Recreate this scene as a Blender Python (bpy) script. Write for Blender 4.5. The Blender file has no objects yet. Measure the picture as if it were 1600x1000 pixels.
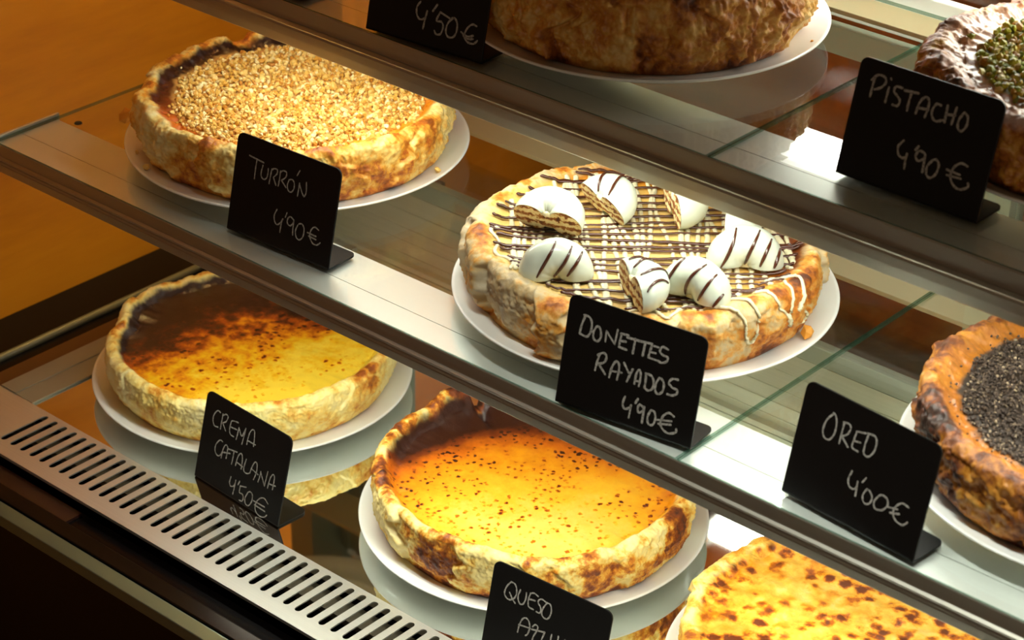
import bpy, math, random
import numpy as np
from mathutils import Vector, Matrix

# ------------------------------------------------------------------ camera, world, lamps, exposure
SC = bpy.context.scene
COL = SC.collection
DECK, MID, TOP = 0.750, 1.005, 1.183          # heights of the three display levels
PI = math.pi

cam_d = bpy.data.cameras.new('camera')
cam = bpy.data.objects.new('camera', cam_d)
COL.objects.link(cam)
_r = Vector((0.75274852, 0.65803082, 0.01910774))
_u = Vector((-0.33559242, 0.35860375, 0.87108041))
_f = Vector((-0.56634565, 0.6621169, -0.4907686))
cam.matrix_world = Matrix(((_r.x, _u.x, -_f.x, 1.0), (_r.y, _u.y, -_f.y, -1.068), (_r.z, _u.z, -_f.z, DECK + 1.098), (0, 0, 0, 1)))
cam_d.sensor_width = 36.0
cam_d.lens = 3577.0 / 1600 * 36
cam_d.clip_start = 0.05
cam_d.dof.use_dof = True
cam_d.dof.focus_distance = 1.80
cam_d.dof.aperture_fstop = 12.0
SC.camera = cam

SC.view_settings.view_transform = 'Standard'
SC.view_settings.look = 'None'
SC.view_settings.gamma = 1.0
SC.view_settings.exposure = 0.0
SC.view_settings.use_curve_mapping = False
SC.cycles.transparent_max_bounces = 32
SC.cycles.max_bounces = 10
SC.cycles.glossy_bounces = 6
SC.cycles.diffuse_bounces = 4
SC.cycles.caustics_reflective = True
SC.cycles.caustics_refractive = False
SC.cycles.sample_clamp_indirect = 12.0

world = bpy.data.worlds.new('dim_cafe_ambient')
SC.world = world
world.use_nodes = True
_bg = world.node_tree.nodes['Background']
_bg.inputs[0].default_value = (1.0, 0.66, 0.38, 1)
_bg.inputs[1].default_value = 0.08


def area(name, loc, rot, sx, sy, power, col, parent=None, spread=PI):
    l = bpy.data.lights.new(name, 'AREA')
    l.shape = 'RECTANGLE'
    l.size, l.size_y, l.energy, l.color, l.spread = sx, sy, power, col, spread
    o = bpy.data.objects.new(name, l)
    COL.objects.link(o)
    o.location, o.rotation_euler = loc, rot
    if parent:
        o.parent = parent
    return o


# added warm fill in front of the counter, warm downlight on the wooden end wall, added fill for the back room
area('front_fill', (1.5, -2.7, 1.25), (math.radians(93), 0, math.radians(28)), 1.3, 0.9, 6.0, (1.0, 0.84, 0.64))
area('counter_strip_light', (0.95, -0.20, 2.30), (math.radians(8), 0, 0), 1.7, 0.05, 4.3, (0.95, 1.0, 0.90), None, math.radians(46))
area('wall_downlight', (-0.60, 0.40, 1.95), (0, math.radians(19), 0), 0.05, 0.9, 22.0, (1.0, 0.70, 0.24), None, math.radians(44))
area('back_room_fill', (0.2, 0.72, 1.95), (math.radians(12), 0, 0), 1.6, 0.12, 1.7, (1.0, 0.72, 0.42))
# the two light strips under the shelf fronts and the light bar of the canopy are built with their fittings below
LED = (0.95, 1.0, 0.88)
P_MID, P_LOW, P_CANOPY = 2.9, 3.5, 3.4

# ------------------------------------------------------------------ helpers
def lin(c):
    return tuple(((v / 255 + 0.055) / 1.055) ** 2.4 if v / 255 > 0.04045 else v / 255 / 12.92 for v in c) + (1.0,)


def link(name, me, parent=None, loc=(0, 0, 0), rot=(0, 0, 0)):
    o = bpy.data.objects.new(name, me)
    COL.objects.link(o)
    o.location, o.rotation_euler = loc, rot
    if parent:
        o.parent = parent
    return o


def thing(name, label, cat, loc=(0, 0, 0), rotz=0.0, group=None):
    o = bpy.data.objects.new(name, None)
    o.empty_display_size = 0.03
    COL.objects.link(o)
    o.location, o.rotation_euler = loc, (0, 0, rotz)
    return tag(o, label, cat, group)


def tag(o, label, cat, group=None):
    o['label'], o['category'] = label, cat
    if group:
        o['group'] = group
    return o


def structure(o):
    o['kind'] = 'structure'
    return o


class MB:
    """collects vertices and faces of one mesh"""
    def __init__(s):
        s.v, s.f, s.m = [], [], []

    def add(s, vs, fs, mi=0):
        b = len(s.v)
        s.v += [tuple(p) for p in vs]
        s.f += [tuple(i + b for i in f) for f in fs]
        s.m += [mi] * len(fs)

    def box(s, x0, x1, y0, y1, z0, z1, mi=0):
        s.add([(x0, y0, z0), (x1, y0, z0), (x1, y1, z0), (x0, y1, z0), (x0, y0, z1), (x1, y0, z1), (x1, y1, z1), (x0, y1, z1)],
              [(0, 3, 2, 1), (4, 5, 6, 7), (0, 1, 5, 4), (1, 2, 6, 5), (2, 3, 7, 6), (3, 0, 4, 7)], mi)

    def extrude_x(s, prof, x0, x1, mi=0):
        n = len(prof)
        vs = [(x0, y, z) for y, z in prof] + [(x1, y, z) for y, z in prof]
        fs = [(i, (i + 1) % n, (i + 1) % n + n, i + n) for i in range(n)]
        fs += [tuple(range(n - 1, -1, -1)), tuple(range(n, 2 * n))]
        s.add(vs, fs, mi)

    def lathe(s, prof, n=96, mi=0):
        vs, fs, m = [], [], len(prof)
        for i in range(n):
            a = 2 * PI * i / n
            vs += [(r * math.cos(a), r * math.sin(a), z) for r, z in prof]
        for i in range(n):
            j = (i + 1) % n
            for k in range(m - 1):
                fs.append((i * m + k, j * m + k, j * m + k + 1, i * m + k + 1))
        s.add(vs, fs, mi)

    def tube(s, pts, rad, n=7, mi=0, flat=1.0, up=(0, 0, 1), caps=True):
        pts = [Vector(p) for p in pts]
        if len(pts) < 2:
            return
        up = Vector(up)
        vs, fs = [], []
        for i, p in enumerate(pts):
            t = (pts[min(i + 1, len(pts) - 1)] - pts[max(i - 1, 0)])
            t = t.normalized() if t.length > 1e-9 else Vector((1, 0, 0))
            a = t.cross(up)
            a = a.normalized() if a.length > 1e-6 else Vector((1, 0, 0))
            b = a.cross(t)
            r = rad[i] if hasattr(rad, '__len__') else rad
            vs += [p + a * (r * math.cos(2 * PI * k / n)) + b * (r * flat * math.sin(2 * PI * k / n)) for k in range(n)]
        for i in range(len(pts) - 1):
            for k in range(n):
                fs.append((i * n + k, i * n + (k + 1) % n, (i + 1) * n + (k + 1) % n, (i + 1) * n + k))
        if caps:
            for i, sg in ((0, -1), (len(pts) - 1, 1)):
                c = len(vs)
                q = pts[i] - pts[i - 1] if sg > 0 else pts[0] - pts[1]
                r = rad[i] if hasattr(rad, '__len__') else rad
                vs.append(pts[i] + (q.normalized() * r * 0.8 if q.length > 1e-9 else Vector((0, 0, 0))))
                for k in range(n):
                    f = (i * n + k, i * n + (k + 1) % n, c)
                    fs.append(f if sg > 0 else f[::-1])
        s.add(vs, fs, mi)

    def mesh(s, name, mats, smooth=False):
        me = bpy.data.meshes.new(name)
        me.from_pydata(s.v, [], s.f)
        for m in (mats if isinstance(mats, (list, tuple)) else [mats]):
            me.materials.append(m)
        if any(s.m):
            me.polygons.foreach_set('material_index', s.m)
        if smooth:
            me.polygons.foreach_set('use_smooth', [True] * len(me.polygons))
        me.update()
        return me

    def obj(s, name, mats, parent=None, smooth=False, loc=(0, 0, 0), rot=(0, 0, 0)):
        return link(name, s.mesh(name, mats, smooth), parent, loc, rot)


def bevel(o, w=0.001, seg=2):
    m = o.modifiers.new('bevel', 'BEVEL')
    m.width, m.segments, m.limit_method = w, seg, 'ANGLE'
    m.angle_limit = math.radians(40)
    return o


# ------------------------------------------------------------------ node shorthand
class G:
    def __init__(s, name):
        s.mat = bpy.data.materials.new(name)
        s.mat.use_nodes = True
        s.t = s.mat.node_tree
        s.b = s.t.nodes['Principled BSDF']
        s.out = s.t.nodes['Material Output']
        s.tc = s.t.nodes.new('ShaderNodeTexCoord').outputs['Object']

    def put(s, sock, v):
        if hasattr(v, 'is_linked') or hasattr(v, 'links'):
            s.t.links.new(v, sock)
        else:
            sock.default_value = v

    def m(s, op, a, b=None, c=None, clamp=False):
        n = s.t.nodes.new('ShaderNodeMath')
        n.operation, n.use_clamp = op, clamp
        for i, v in enumerate((a, b, c)):
            if v is not None:
                s.put(n.inputs[i], v)
        return n.outputs[0]

    def lerp(s, v, a, b, c=0.0, d=1.0, smooth=True):
        n = s.t.nodes.new('ShaderNodeMapRange')
        n.interpolation_type = 'SMOOTHSTEP' if smooth else 'LINEAR'
        s.put(n.inputs[0], v)
        for i, x in enumerate((a, b, c, d)):
            n.inputs[i + 1].default_value = x
        return n.outputs[0]

    def noise(s, scale, detail=3.0, rough=0.55, vec=None, dist=0.0, stretch=None):
        n = s.t.nodes.new('ShaderNodeTexNoise')
        v = vec if vec is not None else s.tc
        if stretch:
            mp = s.t.nodes.new('ShaderNodeMapping')
            mp.inputs['Scale'].default_value = stretch
            s.t.links.new(v, mp.inputs[0])
            v = mp.outputs[0]
        s.t.links.new(v, n.inputs['Vector'])
        n.inputs['Scale'].default_value = scale
        n.inputs['Detail'].default_value = detail
        n.inputs['Roughness'].default_value = rough
        n.inputs['Distortion'].default_value = dist
        return n.outputs['Fac']

    def voronoi(s, scale, feature='F1'):
        n = s.t.nodes.new('ShaderNodeTexVoronoi')
        n.feature = feature
        s.t.links.new(s.tc, n.inputs['Vector'])
        n.inputs['Scale'].default_value = scale
        return n.outputs['Distance']

    def ramp(s, v, stops):
        n = s.t.nodes.new('ShaderNodeValToRGB')
        s.put(n.inputs[0], v)
        e = n.color_ramp.elements
        while len(e) < len(stops):
            e.new(0.5)
        for i, (p, c) in enumerate(stops):
            e[i].position = p
            e[i].color = lin(c)
        return n.outputs[0]

    def mix(s, f, a, b, mode='MIX'):
        n = s.t.nodes.new('ShaderNodeMix')
        n.data_type, n.blend_type = 'RGBA', mode
        s.put(n.inputs[0], f)
        s.put(n.inputs[6], a)
        s.put(n.inputs[7], b)
        return n.outputs[2]

    def attr(s, name):
        n = s.t.nodes.new('ShaderNodeAttribute')
        n.attribute_name = name
        sp = s.t.nodes.new('ShaderNodeSeparateColor')
        s.t.links.new(n.outputs['Color'], sp.inputs[0])
        return sp.outputs[0], sp.outputs[1], sp.outputs[2], n.outputs['Alpha']

    def island(s):
        return s.t.nodes.new('ShaderNodeNewGeometry').outputs['Random Per Island']

    def xyz(s):
        sp = s.t.nodes.new('ShaderNodeSeparateXYZ')
        s.t.links.new(s.tc, sp.inputs[0])
        return sp.outputs

    def bump(s, h, strength=0.3, dist=0.001):
        n = s.t.nodes.new('ShaderNodeBump')
        n.inputs['Strength'].default_value = strength
        n.inputs['Distance'].default_value = dist
        s.put(n.inputs['Height'], h)
        s.t.links.new(n.outputs[0], s.b.inputs['Normal'])

    def set(s, **k):
        for key, v in k.items():
            s.put(s.b.inputs[key.replace('_', ' ')], v)
        return s.mat


def plain(name, col, rough=0.5, metal=0.0, coat=0.0, var=0.0, scale=60, bump=0.0, stretch=None):
    g = G(name)
    c = lin(col)
    if var or bump:
        n = g.noise(scale, 4, stretch=stretch)
        if var:
            c = g.mix(n, tuple(x * (1 - var) for x in c[:3]) + (1,), tuple(min(1, x * (1 + var)) for x in c[:3]) + (1,))
        if bump:
            g.bump(n, bump, 0.0005)
    return g.set(Base_Color=c, Roughness=rough, Metallic=metal, Coat_Weight=coat)


def thin_glass(name, tint):
    g = G(name)
    t = g.t
    geo = t.nodes.new('ShaderNodeNewGeometry')
    d = t.nodes.new('ShaderNodeVectorMath')
    d.operation = 'DOT_PRODUCT'
    t.links.new(geo.outputs['Normal'], d.inputs[0])
    t.links.new(geo.outputs['Incoming'], d.inputs[1])
    c = g.m('ABSOLUTE', d.outputs['Value'])
    f = g.m('POWER', g.m('SUBTRACT', 1.0, c, clamp=True), 5.0)
    f = g.m('MULTIPLY_ADD', f, 0.96, 0.04, clamp=True)
    tr = t.nodes.new('ShaderNodeBsdfTransparent')
    tr.inputs[0].default_value = tint + (1,)
    gl = t.nodes.new('ShaderNodeBsdfGlossy')
    gl.inputs['Roughness'].default_value = 0.015
    mx = t.nodes.new('ShaderNodeMixShader')
    t.links.new(f, mx.inputs[0])
    t.links.new(tr.outputs[0], mx.inputs[1])
    t.links.new(gl.outputs[0], mx.inputs[2])
    t.links.new(mx.outputs[0], g.out.inputs['Surface'])
    return g.mat


def glow(name, col, strength):
    g = G(name)
    return g.set(Base_Color=(0.8, 0.8, 0.8, 1), Emission_Color=col + (1,), Emission_Strength=strength)


# ------------------------------------------------------------------ vector noise for the meshes
_rng = np.random.RandomState(7)
_P = np.concatenate([_rng.permutation(256)] * 3)
_GR = _rng.normal(size=(256, 3))
_GR /= np.linalg.norm(_GR, axis=1)[:, None]


def pn(x, y, z):
    x, y, z = np.broadcast_arrays(np.asarray(x, float), np.asarray(y, float), np.asarray(z, float))
    xi, yi, zi = np.floor(x).astype(int), np.floor(y).astype(int), np.floor(z).astype(int)
    xf, yf, zf = x - xi, y - yi, z - zi
    u, v, w = [t * t * t * (t * (t * 6 - 15) + 10) for t in (xf, yf, zf)]
    r = 0
    for a in (0, 1):
        for b in (0, 1):
            for c in (0, 1):
                h = _P[_P[_P[(xi + a) & 255] + ((yi + b) & 255)] + ((zi + c) & 255)]
                g = _GR[h]
                d = g[..., 0] * (xf - a) + g[..., 1] * (yf - b) + g[..., 2] * (zf - c)
                r = r + d * (u if a else 1 - u) * (v if b else 1 - v) * (w if c else 1 - w)
    return r * 1.6


def fbm(x, y, z, o=4, gain=0.5):
    r, a = 0, 1.0
    for i in range(o):
        r = r + a * pn(x * 2 ** i + i * 17.3, y * 2 ** i - i * 9.1, z * 2 ** i + i * 3.7)
        a *= gain
    return r


def sstep(a, b, x):
    t = np.clip((x - a) / (b - a), 0, 1)
    return t * t * (3 - 2 * t)

# ------------------------------------------------------------------ materials
def wood(name, c0, c1, c2, stretch, scale=3.0, rough=0.55):
    g = G(name)
    a = g.noise(scale, 5, 0.6, stretch=stretch, dist=0.4)
    b = g.noise(scale * 9, 4, 0.6, stretch=stretch)
    v = g.m('ADD', g.m('MULTIPLY', a, 0.75), g.m('MULTIPLY', b, 0.25))
    return g.set(Base_Color=g.ramp(v, [(0.3, c0), (0.5, c1), (0.72, c2)]), Roughness=rough)


M_WALL = wood('orange_wood_panel', (186, 108, 12), (210, 130, 18), (222, 146, 28), (1, 1, 6), 1.6, 0.42)
M_BACK = wood('brown_wood_panel', (84, 44, 14), (128, 72, 28), (158, 98, 46), (1.0, 1, 7), 3.0, 0.5)
M_ALU = plain('brushed_aluminium', (176, 172, 160), 0.36, 0.75, var=0.06, scale=4, bump=0.12, stretch=(1, 260, 260))
M_TRAY = plain('satin_white_tray', (232, 234, 228), 0.40, 0.55, var=0.04, scale=5, stretch=(1, 200, 200))
M_STEEL = plain('brushed_steel', (222, 222, 212), 0.34, 0.78, var=0.10, scale=5, bump=0.15, stretch=(1, 300, 300))
M_DECK = plain('polished_steel_deck', (242, 246, 240), 0.03, 1.0)
M_RISER = plain('brushed_riser_steel', (176, 178, 152), 0.42, 0.4, var=0.16, scale=6, stretch=(0.4, 1, 260))
M_FRAME = plain('pale_painted_frame', (208, 210, 200), 0.45, 0.1, var=0.03)
M_DOOR = plain('grey_green_door_frame', (134, 146, 126), 0.4, 0.3, var=0.03)
M_BAR = plain('beige_support_bar', (158, 146, 112), 0.5, 0.0, var=0.03)
M_BLACK = plain('black_gloss_panel', (7, 5, 5), 0.22)
M_BLACK.node_tree.nodes['Principled BSDF'].inputs['Specular IOR Level'].default_value = 0.15
M_RED = plain('dark_red_brown_strip', (40, 12, 5), 0.4)
M_RUBBER = plain('black_rubber', (12, 11, 10), 0.6)
M_CARD = plain('black_card_plastic', (8, 7, 7), 0.42, var=0.2, scale=40)
M_CARD.node_tree.nodes['Principled BSDF'].inputs['Specular IOR Level'].default_value = 0.3
M_CHALK = None
def edge_glass():
    g = G('green_glass_edge')
    tr = g.t.nodes.new('ShaderNodeBsdfTransparent')
    tr.inputs[0].default_value = (0.45, 0.60, 0.52, 1)
    mx = g.t.nodes.new('ShaderNodeMixShader')
    mx.inputs[0].default_value = 0.38
    g.set(Base_Color=lin((58, 104, 84)), Roughness=0.12)
    g.t.links.new(tr.outputs[0], mx.inputs[1])
    g.t.links.new(g.b.outputs[0], mx.inputs[2])
    g.t.links.new(mx.outputs[0], g.out.inputs['Surface'])
    return g.mat


M_PLATE = plain('white_porcelain', (232, 233, 228), 0.16, 0.0, 0.3)
M_GLASS = thin_glass('clear_shelf_glass', (0.982, 0.992, 0.986))
M_PANE = thin_glass('door_glass', (0.93, 0.95, 0.94))
M_EDGE = edge_glass()
M_FLOOR = plain('dark_tile_floor', (150, 116, 84), 0.5, var=0.15, scale=3)
M_CEIL = plain('cafe_ceiling', (120, 96, 70), 0.8)
M_LED = glow('white_led', (1.0, 0.97, 0.88), 7.0)
M_HOUSING = plain('light_housing', (170, 170, 165), 0.4, 0.3)


def chalk():
    g = G('chalk_pen')
    n = g.noise(900, 2, 0.6)
    return g.set(Base_Color=g.ramp(n, [(0.3, (104, 101, 94)), (0.65, (182, 178, 170))]), Roughness=0.8)


M_CHALK = chalk()

# ------------------------------------------------------------------ room
def slab(name, *b, mat):
    m = MB()
    m.box(*b)
    return structure(m.obj(name, mat))


slab('floor', -1.2, 3.0, -3.0, 1.2, -0.05, 0.0, mat=M_FLOOR)
slab('wall_left', -0.70, -0.64, -0.9, 1.10, 0.0, 2.6, mat=M_WALL)
slab('wall_back', -0.64, 2.6, 1.05, 1.10, 0.0, 2.6, mat=M_BACK)

# ------------------------------------------------------------------ display case body
case = thing('display_case', 'refrigerated pastry display case with polished steel deck, slotted air grille and sliding glass rear doors', 'display case', (0, 0, 0))
X0, X1 = -0.527, 1.35
m = MB()
m.box(X0, X1, -0.0035, 0.452, DECK - 0.006, DECK)
m.obj('deck', M_DECK, case)
m = MB()
m.box(X0 - 0.0005, -0.482, -0.0035, 0.452, DECK, DECK + 0.0022)
m.box(X0 - 0.0005, -0.506, -0.0035, 0.452, DECK + 0.0022, DECK + 0.0032)
bevel(m.obj('deck_edge_trim', plain('grey_edge_trim', (150, 148, 132), 0.4, 0.5, var=0.1, scale=8), case), 0.0006)

# slotted grille: a sheet with a row of rounded slots
SP, S0 = 0.01332, -0.4545
def sheet_with_slots(name, x0, x1, y0, y1, n, sy0, sy1, w, z, mat, parent):
    m = MB()
    r = w / 2
    t = 0.0012
    for side in (0, 1):
        zz = z if side == 0 else z - t
        def quad(p):
            m.add([(x, y, zz) for x, y in p], [tuple(range(len(p))) if side == 0 else tuple(range(len(p) - 1, -1, -1))])
        quad([(x0, y0), (x1, y0), (x1, sy0), (x0, sy0)])
        quad([(x0, sy1), (x1, sy1), (x1, y1), (x0, y1)])
        xa = x0
        for k in range(n):
            c = S0 + k * SP
            L, R = c - r, c + r
            quad([(xa, sy0), (L, sy0), (L, sy1), (xa, sy1)])
            for ya, yb, s in ((sy0, sy0 + r, -1), (sy1, sy1 - r, 1)):
                arc = [(c + r * math.cos(a), yb + s * r * math.sin(a)) for a in np.linspace(0, PI, 9)]
                half = [(R, ya)] + arc[:5]
                other = arc[4:] + [(L, ya)]
                h = half + [(c, ya)]
                o = [(c, ya)] + other
                quad(h if s > 0 else h[::-1]) if False else None
                pts1 = [(c, ya), (R, ya)] + arc[:5]
                pts2 = [(L, ya), (c, ya)] + arc[4:]
                for p in (pts1, pts2):
                    ar = sum(p[i][0] * p[(i + 1) % len(p)][1] - p[(i + 1) % len(p)][0] * p[i][1] for i in range(len(p)))
                    quad(p if ar > 0 else p[::-1])
            xa = R
        quad([(xa, sy0), (x1, sy0), (x1, sy1), (xa, sy1)])
    for k in range(n):
        c = S0 + k * SP
        lp = [(c + r * math.cos(a), sy1 - r + r * math.sin(a)) for a in np.linspace(0, PI, 9)] + [(c - r * math.cos(a), sy0 + r - r * math.sin(a)) for a in np.linspace(0, PI, 9)]
        q = len(lp)
        m.add([(x, y, z) for x, y in lp] + [(x, y, z - t) for x, y in lp], [(i, (i + 1) % q, (i + 1) % q + q, i + q) for i in range(q)])
    m.box(x0, x1, y0 - 0.0008, y0, z - 0.003, z)
    m.box(x0, x1, y1, y1 + 0.0008, z - 0.012, z)
    return m.obj(name, mat, parent)


sheet_with_slots('air_grille', -0.60, 0.62, -0.0745, -0.0045, 74, -0.0600, -0.0085, 0.0063, DECK + 0.0015, M_STEEL, case)
m = MB()
m.box(-0.60, 0.62, -0.026, -0.006, DECK - 0.022, DECK - 0.016)
m.obj('duct_shelf', plain('duct_grey_metal', (92, 84, 66), 0.5, 0.4, var=0.2, scale=12), case)
m = MB()
m.box(-0.60, 1.35, -0.0775, 0.0, DECK - 0.12, DECK - 0.115)
m.box(-0.60, 1.35, -0.004, 0.0, DECK - 0.12, DECK - 0.008)
m.obj('air_duct', M_BLACK, case)
m = MB()
m.box(-0.62, 1.35, -0.100, -0.0740, DECK - 0.016, DECK - 0.012)
m.obj('front_channel', M_BLACK, case)
m = MB()
m.box(-0.60, -0.325, -0.0985, -0.0770, DECK - 0.012, DECK - 0.0095)
m.obj('channel_reflection_strip', M_RED, case)  # coloured strip in place of a red-brown reflection in the channel
m = MB()
m.extrude_x([(-0.1165, DECK - 0.0015), (-0.1030, DECK + 0.0005), (-0.1022, DECK - 0.001), (-0.1015, DECK - 0.018), (-0.1165, DECK - 0.018)], -0.64, 1.35)
bevel(m.obj('front_rail', plain('dark_chrome_rail', (36, 31, 26), 0.2, 0.8), case), 0.0008, 3)
m = MB()
m.extrude_x([(-0.1285, DECK - 0.0068), (-0.1180, DECK - 0.0030), (-0.1168, DECK - 0.004), (-0.1168, DECK - 0.018), (-0.1285, DECK - 0.018)], -0.64, 1.35)
bevel(m.obj('rail_lip', plain('grey_green_rail_metal', (124, 140, 128), 0.35, 0.8), case), 0.0006, 2)
m = MB()
m.box(-0.64, 1.35, -0.126, -0.1005, 0.08, DECK - 0.018)
m.obj('front_panel', M_BLACK, case)
m = MB()
m.box(-0.60, 1.35, -0.06, 0.44, 0.0, 0.08)
m.obj('plinth', M_RUBBER, case)
# left end: ledge, gasket and aluminium bead beside the deck
m = MB()
m.box(-0.556, X0 - 0.0006, -0.10, 0.60, DECK - 0.03, DECK - 0.004)
m.obj('end_ledge', plain('amber_brown_ledge', (84, 52, 22), 0.35, 0.2), case)
m = MB()
m.box(-0.6395, -0.5565, -0.10, 0.60, DECK - 0.03, DECK - 0.006)
m.obj('end_gasket', M_BLACK, case)
m = MB()
m.tube([(-0.577, -0.10, DECK - 0.0045), (-0.577, 0.60, DECK - 0.0045)], 0.0042, 12)
m.obj('end_bead', plain('dull_bead_metal', (84, 78, 58), 0.5, 0.2), case, smooth=True)
# rear: brushed riser, fixed crossbar, sliding doors
m = MB()
m.box(X0, X1, 0.4245, 0.4280, DECK - 0.005, DECK + 0.082)
for k, z in enumerate((0.012, 0.026, 0.042, 0.060)):
    m.box(X0, X1, 0.4230, 0.4246, DECK + z, DECK + z + 0.0012 + 0.001 * (k % 2))
m.box(X0, X1, 0.4160, 0.4246, DECK + 0.0005, DECK + 0.006)
m.obj('rear_riser', M_RISER, case)
m = MB()
m.box(X0, X1, 0.4480, 0.4580, TOP - 0.034, TOP + 0.0)
m.box(X0, X1, 0.4380, 0.4480, TOP - 0.034, TOP - 0.018)
bevel(m.obj('rear_crossbar', M_FRAME, case), 0.0008)

m = MB()                                                 # unseen roof of the case, added to shade the top shelf
m.box(X0, X1, 0.0, 0.47, TOP + 0.285, TOP + 0.30)
bevel(m.obj('shading_roof_panel', M_HOUSING, case), 0.002)


def door(x0, x1, y, z0, z1):
    e = link('sliding_door', None, case)
    e['label'] = 'sliding glass rear door in a pale metal frame'
    m = MB()
    w = 0.028
    m.box(x0, x0 + w, y, y + 0.012, z0, z1)
    m.box(x1 - w, x1, y, y + 0.012, z0, z1)
    m.box(x0 + w, x1 - w, y, y + 0.012, z0, z0 + 0.018)
    m.box(x0 + w, x1 - w, y, y + 0.012, z1 - 0.024, z1)
    bevel(m.obj('door_frame', M_DOOR, e), 0.001)
    m = MB()
    m.box(x0 + w, x1 - w, y + 0.004, y + 0.008, z0 + 0.018, z1 - 0.024)
    m.obj('door_pane', M_PANE, e)


m = MB()
m.box(X0, -0.4475, 0.4285, 0.447, DECK + 0.0, TOP - 0.036)
m.box(-0.562, X0 - 0.0008, 0.385, 0.447, DECK - 0.003, TOP + 0.28)  # side upright added to dim the wall mirrored in the deck
for k in range(4):
    m.box(-0.520 + 0.019 * k, -0.513 + 0.019 * k, 0.4260, 0.4287, DECK + 0.083, TOP - 0.036)
m.obj('rear_corner_post', plain('olive_grey_post', (104, 104, 82), 0.4, 0.4, var=0.1), case)
door(-0.446, 0.240, 0.4240, DECK + 0.0825, TOP - 0.036)
door(0.212, 0.960, 0.4375, DECK + 0.0825, TOP - 0.036)
m = MB()
m.box(0.206, 0.236, 0.4585, 0.470, TOP, TOP + 0.285)
m.obj('upper_post', M_DOOR, case)
for xa, xb in ((X0, 0.2055), (0.2365, X1)):
    m = MB()
    m.box(xa, xb, 0.4620, 0.4660, TOP + 0.0005, TOP + 0.285)
    m.obj('upper_pane', M_PANE, case)

# ------------------------------------------------------------------ shelves
def shelf(label, y, z, depth, hgt, bands, xl, led_power, tray_d, bar0):
    s = thing('shelf_frame', label, 'shelf', (0, y, z))
    xr = 1.30
    m = MB()                                             # fluted front profile
    m.extrude_x(bands + [(0.006, -hgt), (0.0045, -hgt + 0.002), (0.0045, -0.0075), (0.0012, -0.0034)], xl, xr)
    bevel(m.obj('front_profile', M_ALU, s), 0.0005, 2)
    m = MB()                                             # tray under the front of the glass
    m.box(xl, xr, 0.0046, 0.031, -0.0085, -0.0034)
    m.box(xl, xr, 0.0316, tray_d, -0.0085, -0.0033)
    m.box(xl, xr, tray_d - 0.0015, tray_d, -0.016, -0.0085)
    m.obj('front_tray', M_TRAY, s)
    m = MB()
    m.box(xl, xr, bar0 + 0.004, depth, -0.0075, -0.0034)
    bevel(m.obj('rear_bar', M_BAR, s), 0.0006)
    m = MB()
    m.box(xl - 0.003, xl - 0.0002, 0.0, 0.074, -0.0075, 0.0022)
    bevel(m.obj('end_cap', M_ALU, s), 0.0008)
    for xx in (xl + 0.0, 0.22, 1.0):                     # brackets that carry the rear bar on the door posts
        m = MB()
        m.box(xx + 0.006, xx + 0.018, depth - 0.012, 0.4225 - y, -0.0135, -0.0076)
        m.obj('bracket', M_HOUSING, s)
    if led_power == P_LOW:                               # dark screw head at the left end of the tray
        m = MB()
        m.lathe([(0.0, 0.0012), (0.0030, 0.0010), (0.0036, 0.0), (0.0, 0.0)], 24)
        m.obj('screw', M_RUBBER, s, True, (-0.482, 0.0735, 0.0002))
    lx0, lx1 = -0.33, 1.25
    m = MB()
    m.box(lx0 - 0.01, lx1 + 0.01, 0.018, 0.036, -0.0145, -0.0087)
    m.obj('light_channel', M_HOUSING, s)
    m = MB()
    m.box(lx0, lx1, 0.0205, 0.0335, -0.0160, -0.0146)
    m.obj('led_strip', M_LED, s)
    area('led_lamp', ((lx0 + lx1) / 2, 0.027, -0.0168), (math.radians(14), 0, 0), lx1 - lx0, 0.012, led_power, LED, s)
    return s


MB_BANDS = [(0.0, 0.0), (-0.0004, -0.0010), (0.0010, -0.0122), (0.0016, -0.0124), (-0.0010, -0.0142), (-0.0006, -0.0158), (0.0008, -0.0162), (0.0008, -0.0172),
            (0.0, -0.0176), (0.0, -0.0192), (0.0010, -0.0195), (0.0010, -0.0206), (0.0004, -0.0210), (0.0022, -0.0292), (0.0034, -0.030)]
TP_BANDS = [(0.0, 0.0), (-0.0006, -0.0012), (0.0014, -0.0160), (0.0022, -0.0162), (-0.0014, -0.0182), (-0.0008, -0.0196), (0.0012, -0.0206),
            (0.0004, -0.0225), (0.0018, -0.0300), (0.0040, -0.0385), (0.0050, -0.0395)]
shelf('aluminium middle shelf frame with white front tray, directly above the steel deck', 0.0, MID, 0.350, 0.030, MB_BANDS, -0.508, P_LOW, 0.071, 0.300)
shelf('aluminium top shelf frame with grey front tray, behind the card priced 4\'50 euros', 0.0905, TOP, 0.3325, 0.0395, TP_BANDS, -0.508, P_MID, 0.068, 0.292)


def glass_panel(label, x0, x1, y0, y1, z, t=0.0032):
    m = MB()
    m.box(x0, x1, y0, y1, -t, 0)
    me = m.mesh('glass_panel', [M_GLASS, M_EDGE])
    for p in me.polygons:
        p.material_index = 0 if abs(p.normal.z) > 0.5 else 1
    o = link('glass_panel', me, None, (0, 0, z))
    return tag(o, label, 'glass shelf panel', 'glass shelf panels')


glass_panel('clear glass shelf panel carrying the chopped nut cake and the striped donut cake', -0.5075, 0.2335, 0.0015, 0.3495, MID)
glass_panel('clear glass shelf panel carrying the cake with dark crumb centre', 0.2355, 1.28, 0.0015, 0.3495, MID)
glass_panel('clear glass top shelf panel under the tall plain brown cake', -0.5075, 0.1780, 0.0920, 0.4225, TOP)
glass_panel('clear glass top shelf panel under the green pistachio cake', 0.1800, 1.28, 0.0920, 0.4225, TOP)

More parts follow.
